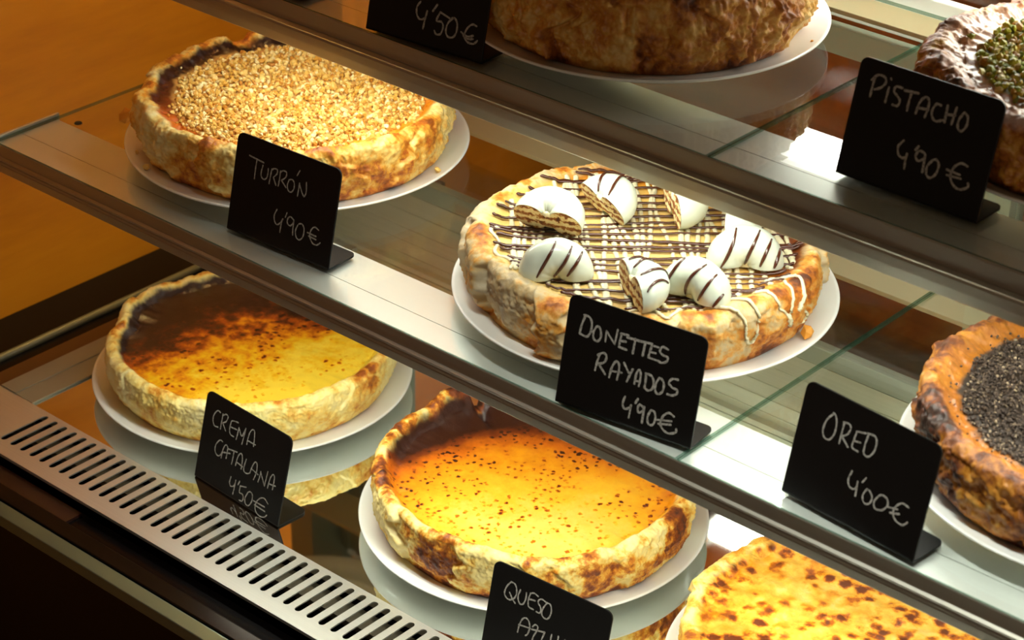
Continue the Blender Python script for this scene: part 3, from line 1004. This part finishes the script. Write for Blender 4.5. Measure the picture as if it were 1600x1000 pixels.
def donut_half(label, x, y, yaw, stand=True, roll=0.0, tip=0.0, sc=1.0, stripes=5, seed=0, lift=0.0):
    rs = np.random.RandomState(seed + 100)
    Rm, rr, ra = 0.0138, 0.0136, 0.0142
    t = thing('donut_half', label, 'donut half', (0, 0, 0), 0, 'white coated donut halves')
    NP, NQ = 40, 28
    m = MB()
    vs = []
    def surf(p, q, k=1.0):
        d = 1 + 0.035 * float(pn(math.cos(p) * 3 + seed, math.sin(p) * 3, math.cos(q) * 1.5 + seed))
        r = Rm + rr * k * d * math.cos(q)
        return (r * math.cos(p), ra * k * d * math.sin(q), r * math.sin(p))
    for i in range(NP + 1):
        p = PI * i / NP
        e = 1 - 0.05 * (abs(i - NP / 2) / (NP / 2)) ** 8
        vs += [surf(p, 2 * PI * j / NQ, e) for j in range(NQ)]
    fs = [(i * NQ + j, i * NQ + (j + 1) % NQ, (i + 1) * NQ + (j + 1) % NQ, (i + 1) * NQ + j) for i in range(NP) for j in range(NQ)]
    m.add(vs, fs)
    m.obj('coating', M_COAT, t, True)
    m = MB()
    for p, sg in ((0.0, -1), (PI, 1)):
        rim = [surf(p, 2 * PI * j / NQ, 0.95) for j in range(NQ)]
        inn = [tuple(np.array(surf(p, 2 * PI * j / NQ, 0.5)) + np.array([0, 0, 0.0006 * rs.normal() - 0.0005])) for j in range(NQ)]
        c = (math.cos(p) * Rm, 0, -0.0006)
        rim = [(a, b, -0.0003) for a, b, _ in rim]
        vs = rim + inn + [c]
        fs = []
        for j in range(NQ):
            k = (j + 1) % NQ
            a = (j, k, NQ + k, NQ + j)
            b = (NQ + j, NQ + k, 2 * NQ)
            fs += [a[::sg], b[::sg]]
        m.add(vs, fs)
    # the closed little hole keeps a web of crumb between the two ends
    m.box(-0.0030, 0.0030, -ra * 0.55, ra * 0.55, -0.0004, 0.0040)
    m.obj('crumb_face', M_CRUMB, t, True)
    m = MB()
    # parallel chocolate lines drizzled across one face before the donut was halved
    an = rs.uniform(0.9, 1.25) if seed % 2 else rs.uniform(1.9, 2.2)
    ux, uz = math.cos(an), math.sin(an)
    for k in range(stripes):
        of = (k - (stripes - 1) / 2) * 0.0115 + rs.uniform(-0.0026, 0.0026)
        bend = rs.uniform(-9, 9)
        pts = []
        for w in np.linspace(-0.034, 0.034, 60):
            px = ux * w - uz * (of + bend * w * w)
            pz = uz * w + ux * (of + bend * w * w) + 0.012
            c = (math.hypot(px, pz) - Rm) / rr
            if pz < 0.0008 or abs(c) > 0.97:
                if len(pts) > 3:
                    break
                pts = []
                continue
            p, q = math.atan2(pz, px), -math.acos(c)
            pts.append(surf(p, q, 1.035))
        if len(pts) > 6:
            n = len(pts)
            e0 = rs.randint(0, max(1, n // 5))
            pts = pts[e0:]
            n = len(pts)
            m.tube(pts, [0.0006 + 0.0007 * min(1, 3.0 * (i + 1) / n, 3.0 * (n - i) / n) for i in range(n)], 6, flat=0.8, up=(0.02, 1, 0.03))
    if stripes:
        m.obj('chocolate_stripes', M_CHOC, t, True)
    M = Matrix.Rotation(yaw, 4, 'Z')
    if not stand:
        M = M @ Matrix.Rotation(-PI / 2 + tip, 4, 'X')    # local z (away from the cut) becomes horizontal
    else:
        M = M @ Matrix.Rotation(tip, 4, 'X')
    M = M @ Matrix.Rotation(roll, 4, 'Y') @ Matrix.Scale(sc, 4)
    # settle the piece on the cake top
    low = min((M @ Vector(v)).z for v in ((0.027, ra, 0), (0.027, -ra, 0), (-0.027, ra, 0), (-0.027, -ra, 0), (0, ra, 0.015), (0, -ra, 0.015), (0, 0, 0.0274)))
    top = gd.top(x - DX, y - DY)[2] + MID + PLATE_TOP
    t.matrix_world = Matrix.Translation((x, y, top - low + 0.0015 + lift)) @ M
    return t


D2R = math.radians

D2R = math.radians
Yg = 0.0
donut_half('white donut half with its layered cut face to the front, leftmost on the cake', 0.0265, 0.1085, D2R(16), False, 0, D2R(28), 1.04, 0, 1)
donut_half('white donut half with layered cut face turned left, second from left at the back', 0.0385, 0.1585, D2R(-16), False, 0, D2R(26), 1.0, 2, 2)
donut_half('white donut half lying flat, partly hidden by the top shelf edge', 0.0785, 0.1935, D2R(-38), False, 0, D2R(4), 1.0, 2, 3)
donut_half('white donut half mostly hidden behind the boldly striped one at the right', 0.1265, 0.1985, D2R(-58), False, 0, D2R(4), 0.95, 0, 4)
donut_half('white donut half with bold chocolate stripes standing farthest right on the cake', 0.1625, 0.1725, D2R(36), True, 0, D2R(-8), 1.06, 5, 5)
donut_half('striped white donut half standing as an arch at the front left of the cake', 0.0725, 0.0645, D2R(43), True, 0, D2R(-6), 1.02, 5, 7)
donut_half('white donut half with narrow cut face at left, nearest the front of the cake', 0.1365, 0.0705, D2R(-33), False, 0, D2R(4), 1.0, 4, 8)
donut_half('striped white donut half sloping down to the right at the front right', 0.1655, 0.1085, D2R(4), True, 0, D2R(-10), 1.02, 5, 9)

# --- dark crumb cake, middle shelf right
OX, OY = 0.4700, 0.1780
plate('white plate under the cake with dark crumb centre at the right edge', OX, OY, MID)
go = Cake(R=0.136, H=0.054, D=0.0080, rw=0.0125, seed=53, amp_h=0.0034, nf=20, fold=0.0034, groove=0.0026, lump=0.0032, top_lump=0.0018, na=800)
mo = cake_mat('glossy_brown_cake', [(0.10, (166, 154, 128)), (0.24, (186, 142, 70)), (0.40, (184, 120, 34)), (0.54, (150, 88, 20)), (0.68, (96, 44, 10)), (0.85, (44, 22, 8))],
              [(0.1, (184, 124, 46)), (0.4, (162, 96, 26)), (0.65, (120, 64, 14)), (0.9, (66, 30, 8))],
              base=0.3, nk=0.45, edge=0.15, side_p=(0.48, 0.30, 0.22, 0.14), rim=0.10, coat=0.15, rough=0.40, glaze=(0.10, (214, 150, 112)), disc=(0.109, (44, 34, 26)), shift=0.04, ck=0.14)
co = cake('glossy brown cheesecake with a round dark crumb centre at the right edge', OX, OY, MID, go, mo)
rs = np.random.RandomState(15)
pts = []
while len(pts) < 13000:
    a, r = rs.uniform(0, 2 * PI), 0.118 * math.sqrt(rs.uniform())
    if r < 0.1075 + 0.005 * float(pn(math.cos(a) * 3, math.sin(a) * 3, 8.4)) or rs.uniform() < 0.05:
        pts.append(go.top(r * math.cos(a), r * math.sin(a), 0.0002 + 0.001 * rs.uniform()))
gk = G('dark_cookie_crumbs')
M_COOKIE = gk.set(Base_Color=gk.ramp(gk.island(), [(0.0, (40, 28, 20)), (0.6, (66, 50, 38)), (0.9, (96, 78, 60)), (1.0, (170, 150, 120))]), Roughness=0.7)
pebbles('crumb_topping', M_COOKIE, pts, (0.0006, 0.0015), rs, 0.7, co)

# --- tall brown cake, top shelf
AX, AY = 0.006, 0.242
plate('white plate under the tall plain brown cake on the top shelf', AX, AY, TOP, 0.965)
ga = Cake(R=0.127, H=0.062, D=0.0070, rw=0.0130, seed=61, amp_h=0.0040, nf=26, fold=0.0036, groove=0.0046, lump=0.0042, top_lump=0.001, na=900)
ma = cake_mat('tall_brown_cake', [(0.12, (216, 180, 110)), (0.32, (206, 154, 66)), (0.48, (190, 120, 36)), (0.64, (150, 82, 20)), (0.80, (100, 48, 10)), (0.95, (60, 26, 8))],
              [(0.1, (200, 130, 40)), (0.5, (150, 76, 16)), (0.9, (80, 34, 8))],
              base=0.35, nk=0.4, edge=0.2, side_p=(0.48, 0.28, 0.20, 0.18), rim=0.22, coat=0.6, rough=0.36, shift=0.24, ck=0.22)
cake('tall brown baked cheesecake cut off by the top of the frame', AX, AY, TOP, ga, ma)

# --- pistachio cake, top shelf right
PX, PY = 0.378, 0.287
plate('white plate behind the pistachio price card on the top shelf', PX, PY, TOP, 0.965)
gp = Cake(R=0.132, H=0.056, D=0.0060, rw=0.0140, seed=71, amp_h=0.0032, nf=18, fold=0.0028, groove=0.0020, lump=0.0034, top_lump=0.0016, na=800)
mp_ = cake_mat('glazed_pistachio_cake', [(0.12, (226, 184, 104)), (0.36, (214, 150, 54)), (0.55, (176, 98, 26)), (0.75, (110, 54, 14)), (0.92, (58, 26, 8))],
               [(0.1, (226, 178, 140)), (0.4, (204, 144, 104)), (0.65, (150, 84, 50)), (0.9, (90, 44, 20))],
               base=0.34, nk=0.6, edge=0.10, side_p=(0.5, 0.28, 0.2, 0.14), rim=0.2, coat=0.7, rough=0.34, glaze=(0.75, (232, 190, 172)), bump=0.6, disc=(0.097, (120, 112, 30)))
cp = cake('glazed cheesecake with chopped green pistachio centre on the top shelf', PX, PY, TOP, gp, mp_)
rs = np.random.RandomState(25)
pts = []
while len(pts) < 2100:
    a, r = rs.uniform(0, 2 * PI), 0.106 * math.sqrt(rs.uniform())
    if r < 0.0965 + 0.006 * float(pn(math.cos(a) * 3, math.sin(a) * 3, 2.4)) or rs.uniform() < 0.03:
        pts.append(gp.top(r * math.cos(a), r * math.sin(a), 0.0004 + 0.0018 * rs.uniform()))
gg = G('chopped_pistachio')
M_PIST = gg.set(Base_Color=gg.ramp(gg.island(), [(0.0, (104, 112, 18)), (0.3, (150, 158, 30)), (0.55, (192, 180, 50)), (0.75, (196, 148, 40)), (0.9, (150, 96, 30)), (1.0, (220, 204, 120))]), Roughness=0.45)
pebbles('pistachio_topping', M_PIST, pts, (0.0020, 0.0038), rs, 0.8, cp)

# ------------------------------------------------------------------ loose crumbs
def crumb(label, pos, r, mat, seed, cat='crumb'):
    rs = np.random.RandomState(seed)
    o = pebbles('crumb', mat, [(0, 0, 0)], (r, r * 1.01), rs, 0.9, None, None)
    zmin = min(v.co.z for v in o.data.vertices)
    o.location = (pos[0], pos[1], pos[2] - zmin)
    tag(o, label, cat, 'loose crumbs')


M_CRUMBLE = plain('cake_crumb_gold', (220, 150, 50), 0.6, var=0.2)
def on_plate(cx, cy, z, ang, rad):
    a = D2R(ang)
    h = np.interp(rad, [0.112, 0.122, 0.128, 0.136, 0.144], [0.0102, 0.0106, 0.0114, 0.0136, 0.0165])
    return (cx + rad * math.cos(a), cy + rad * math.sin(a), z + h + 0.0002)


crumb('golden cake crumb lying on the shelf glass left of the nut cake plate', (-0.4555, 0.105, MID + 0.0003), 0.0062, M_CRUMBLE, 3)
crumb('pale nut bit fallen on the right rim of the nut cake plate', on_plate(TX, TY, MID, 12, 0.1385), 0.0032, M_NUT, 4)
crumb('pale nut bit fallen on the front left rim of the nut cake plate', on_plate(TX, TY, MID, -108, 0.1395), 0.0030, M_NUT, 5)
crumb('tiny nut bit fallen on the left rim of the nut cake plate', on_plate(TX, TY, MID, -122, 0.1380), 0.0018, M_NUT, 6)
crumb('brown cake crumb on the right rim of the donut cake plate', on_plate(DX, DY, MID, 8, 0.1375), 0.0052, M_CRUMBLE, 7)
crumb('orange crumb on the rim of the top shelf plate, right of the tall brown cake', on_plate(AX, AY, TOP, 16, 0.1345), 0.0017, M_CRUMBLE, 8)

# ------------------------------------------------------------------ price cards
CW, CH, CT = 0.110, 0.0820, 0.0016


def ribbon(m, pts, w, y):
    p = np.array(pts, float) * 1e-4
    if len(p) > 2:                                       # smooth the pen line
        out = []
        n = len(p)
        for i in range(n - 1):
            p0, p1, p2, p3 = p[max(i - 1, 0)], p[i], p[i + 1], p[min(i + 2, n - 1)]
            for f in np.linspace(0, 1, 6, endpoint=False):
                out.append(0.5 * (2 * p1 + (p2 - p0) * f + (2 * p0 - 5 * p1 + 4 * p2 - p3) * f ** 2 + (3 * p1 - p0 - 3 * p2 + p3) * f ** 3))
        p = np.array(out + [p[-1]])
    d = np.gradient(p, axis=0)
    d /= np.linalg.norm(d, axis=1)[:, None] + 1e-12
    nrm = np.stack([-d[:, 1], d[:, 0]], 1)
    k = np.arange(len(p))
    hw = (w / 2 * (0.92 + 0.14 * np.sin(k * 0.9 + p[0, 0] * 900)))[:, None]
    a, b = p + nrm * hw, p - nrm * hw
    n = len(p)
    vs = [(q[0], y, q[1]) for q in a] + [(q[0], y, q[1]) for q in b]
    m.add(vs, [(i, n + i, n + i + 1, i + 1) for i in range(n - 1)])
    for e, s in ((0, -1), (n - 1, 1)):
        a0 = math.atan2(nrm[e, 1], nrm[e, 0])
        arc = [a0 - s * PI * t / 8 for t in range(9)]
        c = p[e]
        m.add([(c[0], y + 0.00002, c[1])] + [(c[0] + hw[e, 0] * math.cos(q), y + 0.00002, c[1] + hw[e, 0] * math.sin(q)) for q in arc], [(0, i + 1, i + 2) if s < 0 else (0, i + 2, i + 1) for i in range(8)])


def card(label, x, y, z, ang, tilt, pen, name=None, price=None):
    t = thing('price_card', label, 'price card', (x, y, z + 0.0003), D2R(ang), 'black price cards')
    ct, st = math.cos(D2R(tilt)), math.sin(D2R(tilt))
    m = MB()
    r = 0.0062
    out = [(0.0, 0.0018), (CW, 0.0018)]
    out += [(CW - r + r * math.cos(a), CH - r + r * math.sin(a)) for a in np.linspace(0, PI / 2, 8)]
    out += [(r + r * math.cos(a), CH - r + r * math.sin(a)) for a in np.linspace(PI / 2, PI, 8)]
    n = len(out)
    def w(u, v, d):
        return (u, v * st + d * ct, v * ct - d * st)
    vs = [w(u, v, 0) for u, v in out] + [w(u, v, CT) for u, v in out]
    m.add(vs, [tuple(range(n)), tuple(range(2 * n - 1, n - 1, -1))] + [(i, i + n, (i + 1) % n + n, (i + 1) % n) for i in range(n)])
    bevel(m.obj('panel', M_CARD, t), 0.0002, 2)
    m = MB()                                             # bend and foot
    L = 0.0335
    r = 0.0055
    m.add([w(0, 0.0018, 0), w(CW, 0.0018, 0), w(CW, 0.0018, CT), w(0, 0.0018, CT), (0, 0.0006, 0.0004), (CW, 0.0006, 0.0004), (0, 0.0020, 0.0), (CW, 0.0020, 0.0), (0, 0.0042, CT), (CW, 0.0042, CT)],
          [(0, 1, 5, 4), (4, 5, 7, 6), (3, 8, 9, 2), (0, 4, 6, 8, 3), (1, 2, 9, 7, 5)])
    out = [(0, 0.0020), (CW, 0.0020)] + [(CW - r + r * math.cos(a), L - r + r * math.sin(a)) for a in np.linspace(0, PI / 2, 8)] + [(r + r * math.cos(a), L - r + r * math.sin(a)) for a in np.linspace(PI / 2, PI, 8)]
    n = len(out)
    m.add([(u, v, 0) for u, v in out] + [(u, v, CT) for u, v in out], [tuple(range(n - 1, -1, -1)), tuple(range(n, 2 * n))] + [(i, (i + 1) % n, (i + 1) % n + n, i + n) for i in range(n)])
    m.obj('foot', M_CARD, t)
    for part, S in (('name_writing', name), ('price_writing', price)):
        if S:
            m = MB()
            for s in S:
                ribbon(m, s, pen, 0.0)
            m.v = [w(u, v, -0.00025 - d) for u, d, v in m.v]
            m.obj(part, M_CHALK, t)
    return t


S_turron_name=[[[149,661],[305,647]],[[232,650],[228,580],[229,491]],[[301,623],[291,563],[299,530],[327,516],[355,537],[362,584],[360,613]],[[397,624],[392,563],[387,499]],[[393,605],[419,631],[453,632],[456,600],[424,561]],[[424,561],[459,508]],[[489,633],[489,568],[484,508]],[[486,621],[518,644],[553,638],[549,598],[511,563]],[[511,563],[565,520]],[[588,590],[577,542],[592,505],[624,500],[647,533],[644,579],[622,600],[598,595]],[[685,694],[663,647]],[[698,596],[696,542],[693,488]],[[700,584],[737,525],[761,503]],[[761,503],[776,543],[766,622]]]
S_turron_price=[[[503,319],[484,269],[492,224],[521,200],[554,225],[578,263]],[[575,262],[565,216],[563,150]],[[611,326],[599,285]],[[686,290],[648,305],[623,271],[634,238],[665,236],[689,273],[689,291]],[[690,285],[691,220],[697,168]],[[737,264],[720,211],[736,163],[772,152],[803,190],[805,250],[779,284],[746,275]],[[954,288],[906,299],[875,260],[873,212],[906,169],[952,166],[985,194]],[[844,235],[933,231]],[[861,212],[938,205]]]
S_crema_name=[[[202,685],[164,689],[128,641],[122,586],[150,545],[196,549]],[[234,686],[232,613],[231,546]],[[237,674],[274,699],[301,687],[288,640],[248,610]],[[248,610],[298,555]],[[434,690],[363,676],[347,648],[344,581],[365,550],[408,548]],[[355,615],[428,622]],[[452,652],[448,592],[442,537]],[[452,652],[493,597],[511,599]],[[511,599],[538,679]],[[538,679],[529,600],[519,524]],[[578,549],[585,636],[608,692],[643,700],[657,641],[662,565]],[[588,585],[683,587]],[[282,449],[248,448],[208,391],[209,332],[244,304],[278,319],[298,357]],[[297,303],[304,386],[326,435],[356,428],[360,370],[358,323]],[[298,357],[397,386]],[[371,417],[479,434]],[[441,424],[440,365],[435,304]],[[486,312],[495,389],[521,439],[547,431],[559,377],[560,311]],[[492,348],[573,337]],[[604,422],[591,351],[598,308],[636,302],[666,318]],[[672,321],[688,393],[713,441],[739,435],[749,367],[728,286]],[[685,366],[771,351]],[[799,389],[794,334],[785,291]],[[800,383],[868,288]],[[868,288],[881,425]],[[909,287],[920,376],[944,426],[968,417],[972,360],[969,300]],[[913,328],[996,342]]]
S_crema_price=[[[454,193],[448,137],[467,112],[502,125],[517,161]],[[519,188],[516,120],[509,53]],[[568,199],[554,163]],[[655,182],[585,164]],[[585,164],[586,105],[624,104],[643,77],[633,42],[597,37]],[[690,151],[665,87],[679,40],[720,39],[750,92],[746,149],[714,166],[690,151]],[[945,155],[894,182],[844,162],[803,102],[809,39],[862,9],[923,21],[955,54]],[[770,107],[911,111]],[[791,77],[924,75]]]
S_don_name=[[[141,686],[125,622],[117,554]],[[133,696],[179,692],[203,652],[202,592],[177,549],[123,554]],[[240,640],[224,593],[236,549],[267,543],[287,577],[278,628],[254,650],[240,640]],[[325,637],[327,560]],[[325,637],[402,562]],[[402,562],[410,671]],[[496,658],[439,652]],[[445,650],[439,595],[439,554]],[[439,554],[498,552]],[[441,599],[485,607]],[[492,641],[587,645]],[[555,649],[551,542]],[[581,643],[687,655]],[[635,651],[629,551]],[[740,645],[683,642]],[[687,640],[677,582],[674,551]],[[674,551],[737,550]],[[679,594],[725,597]],[[814,652],[769,658],[754,623],[779,602],[818,597],[817,567],[783,545],[746,551]],[[299,456],[288,393],[281,331]],[[286,446],[326,474],[355,456],[344,410],[296,383]],[[302,385],[364,327]],[[399,314],[409,395],[435,446],[460,430],[466,378],[461,317]],[[404,364],[489,379]],[[498,454],[539,402],[560,396]],[[571,429],[556,383],[539,328]],[[600,332],[603,404],[620,442],[635,426],[640,375],[636,326]],[[601,356],[639,360]],[[677,434],[683,371],[681,328]],[[673,433],[720,430],[743,396],[742,342],[714,319],[681,328]],[[783,433],[763,385],[767,333],[795,318],[823,351],[823,404],[800,432],[783,433]],[[923,466],[880,458],[861,423],[891,397],[930,392],[929,362],[894,341],[863,340]]]
S_don_price=[[[545,218],[535,161],[554,131],[584,143],[602,171]],[[602,173],[598,76]],[[646,233],[632,199]],[[699,185],[667,199],[655,165],[668,139],[697,160],[704,193]],[[704,191],[705,76]],[[755,180],[741,127],[755,84],[787,86],[802,130],[790,179],[766,187],[755,180]],[[938,199],[898,212],[860,179],[845,120],[871,81],[918,67],[970,91],[972,115]],[[819,135],[927,160]],[[831,110],[925,133]]]
S_oreo_name=[[[262,686],[218,625],[206,546],[229,503],[271,504],[299,560],[296,633],[277,677],[254,687]],[[354,664],[352,591],[352,511]],[[347,661],[391,668],[411,643],[396,597],[356,566]],[[359,567],[422,519]],[[530,663],[459,645]],[[462,646],[454,583],[454,530],[503,523]],[[456,577],[507,587]],[[552,666],[544,590],[552,528],[593,527],[623,580],[623,645],[599,674],[543,669]]]
S_oreo_price=[[[499,378],[486,318],[506,274],[546,272],[563,300]],[[559,332],[568,233]],[[615,384],[594,344]],[[640,316],[621,260],[646,218],[684,234],[692,280],[663,313],[637,310]],[[739,315],[714,257],[736,221],[786,234],[817,279],[805,320],[765,330],[739,315]],[[819,273],[897,290]],[[971,339],[918,344],[878,301],[871,251],[904,214],[958,209],[989,241]],[[850,245],[916,266]]]
S_pist_name=[[[134,707],[129,640],[128,571]],[[113,682],[151,726],[204,727],[220,693],[194,653],[148,626]],[[252,670],[250,623],[249,570]],[[251,731],[257,725]],[[350,694],[303,691],[295,656],[327,633],[353,608],[343,572],[307,568]],[[372,685],[473,695]],[[423,687],[419,621],[420,562]],[[487,563],[496,637],[527,685],[559,675],[566,625],[558,561]],[[491,603],[569,613]],[[652,667],[620,667],[600,623],[608,579],[643,557],[688,578]],[[701,679],[705,570]],[[767,685],[761,619],[756,568]],[[702,621],[767,634]],[[823,664],[802,612],[808,562],[838,549],[865,592],[859,649],[833,669],[823,664]]]
S_pist_price=[[[449,365],[420,319],[433,270],[468,252],[496,270]],[[495,289],[495,236],[501,188]],[[565,361],[550,333]],[[616,334],[579,335],[560,297],[582,270],[615,287],[628,318],[616,334]],[[628,318],[636,208]],[[690,308],[660,256],[667,205],[700,189],[734,227],[740,287],[717,317],[690,308]],[[941,344],[896,350],[855,317],[838,259],[865,203],[922,182],[978,213],[974,238]],[[803,279],[903,274]],[[813,245],[916,252]]]
S_queso_name=[[[179,702],[147,652],[135,602],[146,569],[183,554],[221,574],[242,616],[236,666],[214,698],[179,702]],[[180,613],[212,574],[244,548]],[[273,673],[261,624],[269,582],[295,559],[320,578],[332,624],[329,671]],[[437,685],[397,695],[367,682]],[[367,682],[358,642],[358,597],[372,569],[415,565]],[[360,631],[416,640]],[[510,668],[476,676],[450,661],[447,634],[472,611],[482,581],[470,558],[445,559]],[[520,657],[497,610],[493,564],[515,539],[551,542],[572,586],[570,633],[552,666],[523,666]],[[310,329],[315,391],[333,448],[362,471],[394,455],[410,409],[402,353],[385,331]],[[310,393],[417,405]],[[435,427],[453,452],[479,446],[478,412],[456,354],[451,314]],[[430,403],[549,427]],[[549,427],[533,361],[533,319]],[[613,436],[612,383],[634,332],[670,356],[673,446]],[[735,443],[730,344],[787,346]]]
S_450_price=[[[480,327],[454,284],[459,231],[490,198],[530,208],[550,240]],[[552,274],[541,197],[535,135]],[[636,341],[604,286]],[[765,269],[673,293]],[[673,293],[648,224],[694,225],[716,193],[702,136],[662,123],[642,145]],[[807,282],[758,237],[745,174],[768,133],[817,138],[842,184],[839,244],[812,280],[784,274]],[[1014,270],[973,273],[935,234],[917,176],[949,138],[1006,135],[1041,167]],[[885,195],[942,176],[996,193]],[[909,174],[953,159],[1000,170]]]

card('black price card priced 4\'90 euros in front of the chopped nut cake', -0.2380, 0.0244, MID, 2.78, 12.9, 0.00125, S_turron_name, S_turron_price)
card('black price card reading catalana, priced 4\'50 euros, before the scorched cake on the deck', -0.2866, 0.0168, DECK, -3.09, 14.2, 0.00120, S_crema_name, S_crema_price)
card('black price card with two lines of name above 4\'90 euros, before the donut cake', 0.1268, 0.0012, MID, 7.39, 11.5, 0.00175, S_don_name, S_don_price)
card('black price card priced 4\'00 euros at the front of the middle shelf', 0.3110, 0.0163, MID, -5.66, 12.5, 0.00140, S_oreo_name, S_oreo_price)
card('black price card reading pistacho, priced 4\'90 euros, on the top shelf', 0.2590, 0.1288, TOP, -0.65, 13.6, 0.00180, S_pist_name, S_pist_price)
card('black price card reading queso, cut off by the bottom of the frame', 0.0625, -0.0024, DECK, 4.18, 13.0, 0.00135, S_queso_name, None)
card('black price card priced 4\'50 euros at the top edge, left of the tall brown cake', -0.1458, 0.0925, TOP, 4.69, 13.0, 0.00165, None, S_450_price)
card('black price card of which only the foot shows at the top edge of the frame', -0.3330, 0.1000, TOP, 0.0, 13.0, 0.0014)
